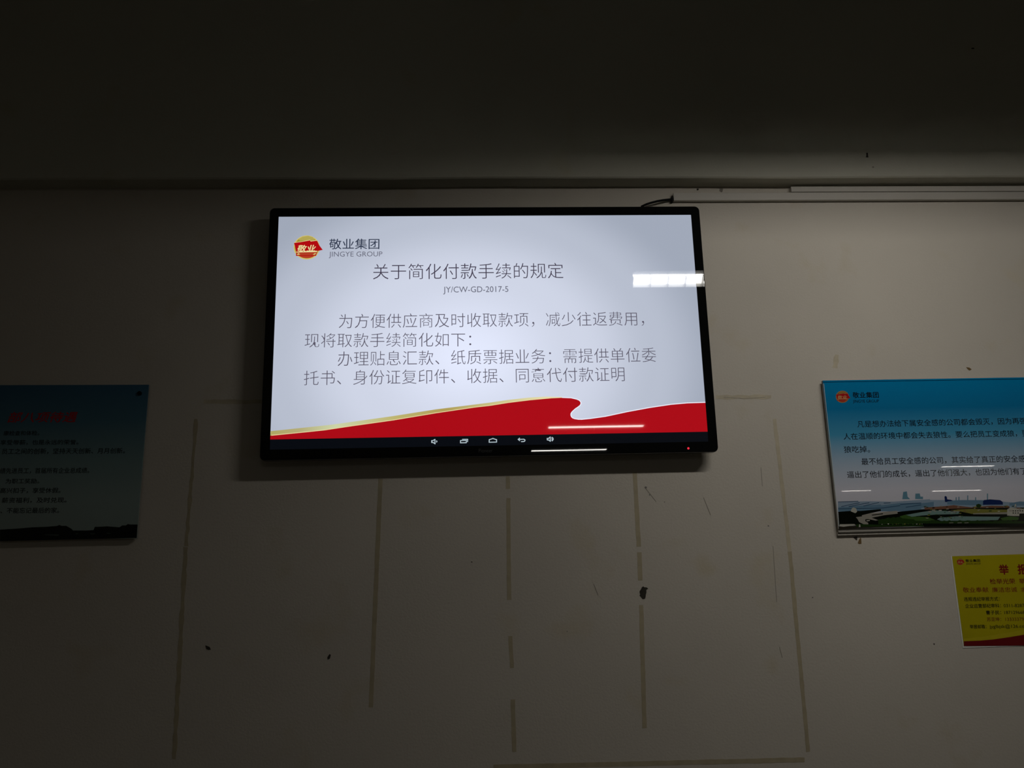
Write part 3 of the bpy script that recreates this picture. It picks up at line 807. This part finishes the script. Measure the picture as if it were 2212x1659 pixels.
def lamp(x0, x1, y, z, dm, label, half=0.055, tilt=0.0, added_louvre=0, depth=0.024, added_visor=0.0):
    """hanging tray lamp along x: two diffuser strips, tray tilted towards the wall (+y), optional cross blades and top flap added to shape its light"""
    t = thing('ceiling_lamp', label, 'lamp', ((x0 + x1) / 2, y, z + 0.07), LAMP_GROUP)
    ca, sa = math.cos(math.radians(tilt)), math.sin(math.radians(tilt))
    def W(a, b):                       # tray coordinates (across, up) -> (y, z)
        return (y + a * ca - b * sa, z + a * sa + b * ca)
    def extr(prof, xa, xb):
        n = len(prof); v = [(x,) + W(a, b) for x in (xa, xb) for a, b in prof]
        return v, [(k, n + k, n + (k + 1) % n, (k + 1) % n) for k in range(n)] + [tuple(range(n - 1, -1, -1)), tuple(range(n, 2 * n))]
    lip = -depth if added_louvre else -0.001
    mb = MB()
    v, f = extr([(-half - .004, lip), (-half - .004, .02), (-half + .015, .05), (half - .015, .05), (half + .004, .02), (half + .004, -.001), (half, -.001), (half, .006), (-half, .006), (-half, lip)], x0 - 0.012, x1 + 0.012)
    mb.add(v, f)
    mb.build('housing', M_HOUS, t)
    if added_visor:  # unseen flap, added to cut the light reaching the upper wall and beam
        yy, zz = W(half + .001, .001)
        mb = MB(); v = [(x, yy + b * added_visor, zz + c - b * 0.035) for x in (x0 - .012, x1 + .012) for b, c in ((0, 0), (1, 0), (1, .002), (0, .002))]; mb.add(v, [(0, 1, 2, 3), (7, 6, 5, 4), (0, 4, 5, 1), (1, 5, 6, 2), (2, 6, 7, 3), (3, 7, 4, 0)]); mb.build('added_visor', mat('added_visor_paint', (0.12, 0.12, 0.12, 1), rough=0.7), t)
    for a0, a1_ in ((-half, -0.0008), (0.0008, half)):
        v = [(x,) + W(a, 0) for x in (x0, x1) for a in (a0, a1_)]
        put('diffuser', v, [(0, 1, 3, 2)], dm, t)
    for xx in (x0, x1):
        s_ = 1 if xx == x1 else -1
        v, f = extr([(-half, lip), (half, lip), (half, .006), (-half, .006)], min(xx, xx + s_ * .012), max(xx, xx + s_ * .012))
        mb = MB(); mb.add(v, f); mb.build('end_cap', M_HOUS, t)
    for k in range(1, added_louvre):  # unseen cross blades, added to cut the light thrown far sideways
        xx = x0 + (x1 - x0) * k / added_louvre
        v, f = extr([(-half, -depth), (half, -depth), (half, -.0005), (-half, -.0005)], xx - .0008, xx + .0008)
        mb = MB(); mb.add(v, f); mb.build('added_blade', M_BLADE, t)
    for s_ in (-1, 1):
        xx = (x0 + x1) / 2 + s_ * (x1 - x0) * 0.35
        yy, zz = W(0, .049)
        mb = MB(); mb.tube([(xx, yy, zz), (xx, yy, CEIL)], 0.004, 8); mb.build('suspension_rod', M_CAPS, t)
    return t

# near lamp: its left end is mirrored in the right edge of the screen
def mirrored(px, py, plane, L):
    """real position of something seen mirrored at (px, py) in a plane y = plane, at path depth L from the camera"""
    q = at(px, py, L); return Vector((q.x, 2 * plane - L, q.z))
NL = 3.48
q = mirrored(1366, 603, TV_Y, NL)
lamp(q.x, q.x + 0.87, q.y, q.z, M_DIFF, 'nearest hanging lamp with two diffusers, mirrored as the thick white bar in the screen', half=0.024, tilt=42, added_louvre=11, depth=0.031, added_visor=0.135)  # tilt, blades and flap are added to shape the light on the wall
def far(px0, px1, py, plane, L, label, n=1.2):
    a = mirrored(px0, py, plane, L); b = mirrored(px1, py, plane, L)
    lamp(a.x, b.x, a.y, min(a.z, CEIL - 0.15), M_DIFFF, label)
far(1185, 1390, 923.5, TV_Y, 10.2, 'second hanging lamp, mirrored as the thin line on the red wave')
far(1148, 1310, 974, TV_Y, 12.6, 'third hanging lamp, mirrored as the thin line on the lower bezel')
far(2034, 2146, 1008.5, POST_Y, 16.0, 'distant lamp mirrored over the text of the blue notice board')
far(2014, 2120, 1061, POST_Y, 19.0, 'farthest lamp mirrored above the skyline, right of the pair')
far(1818, 1880, 1061, POST_Y, 19.9, 'farthest lamp mirrored above the skyline, left of the pair')
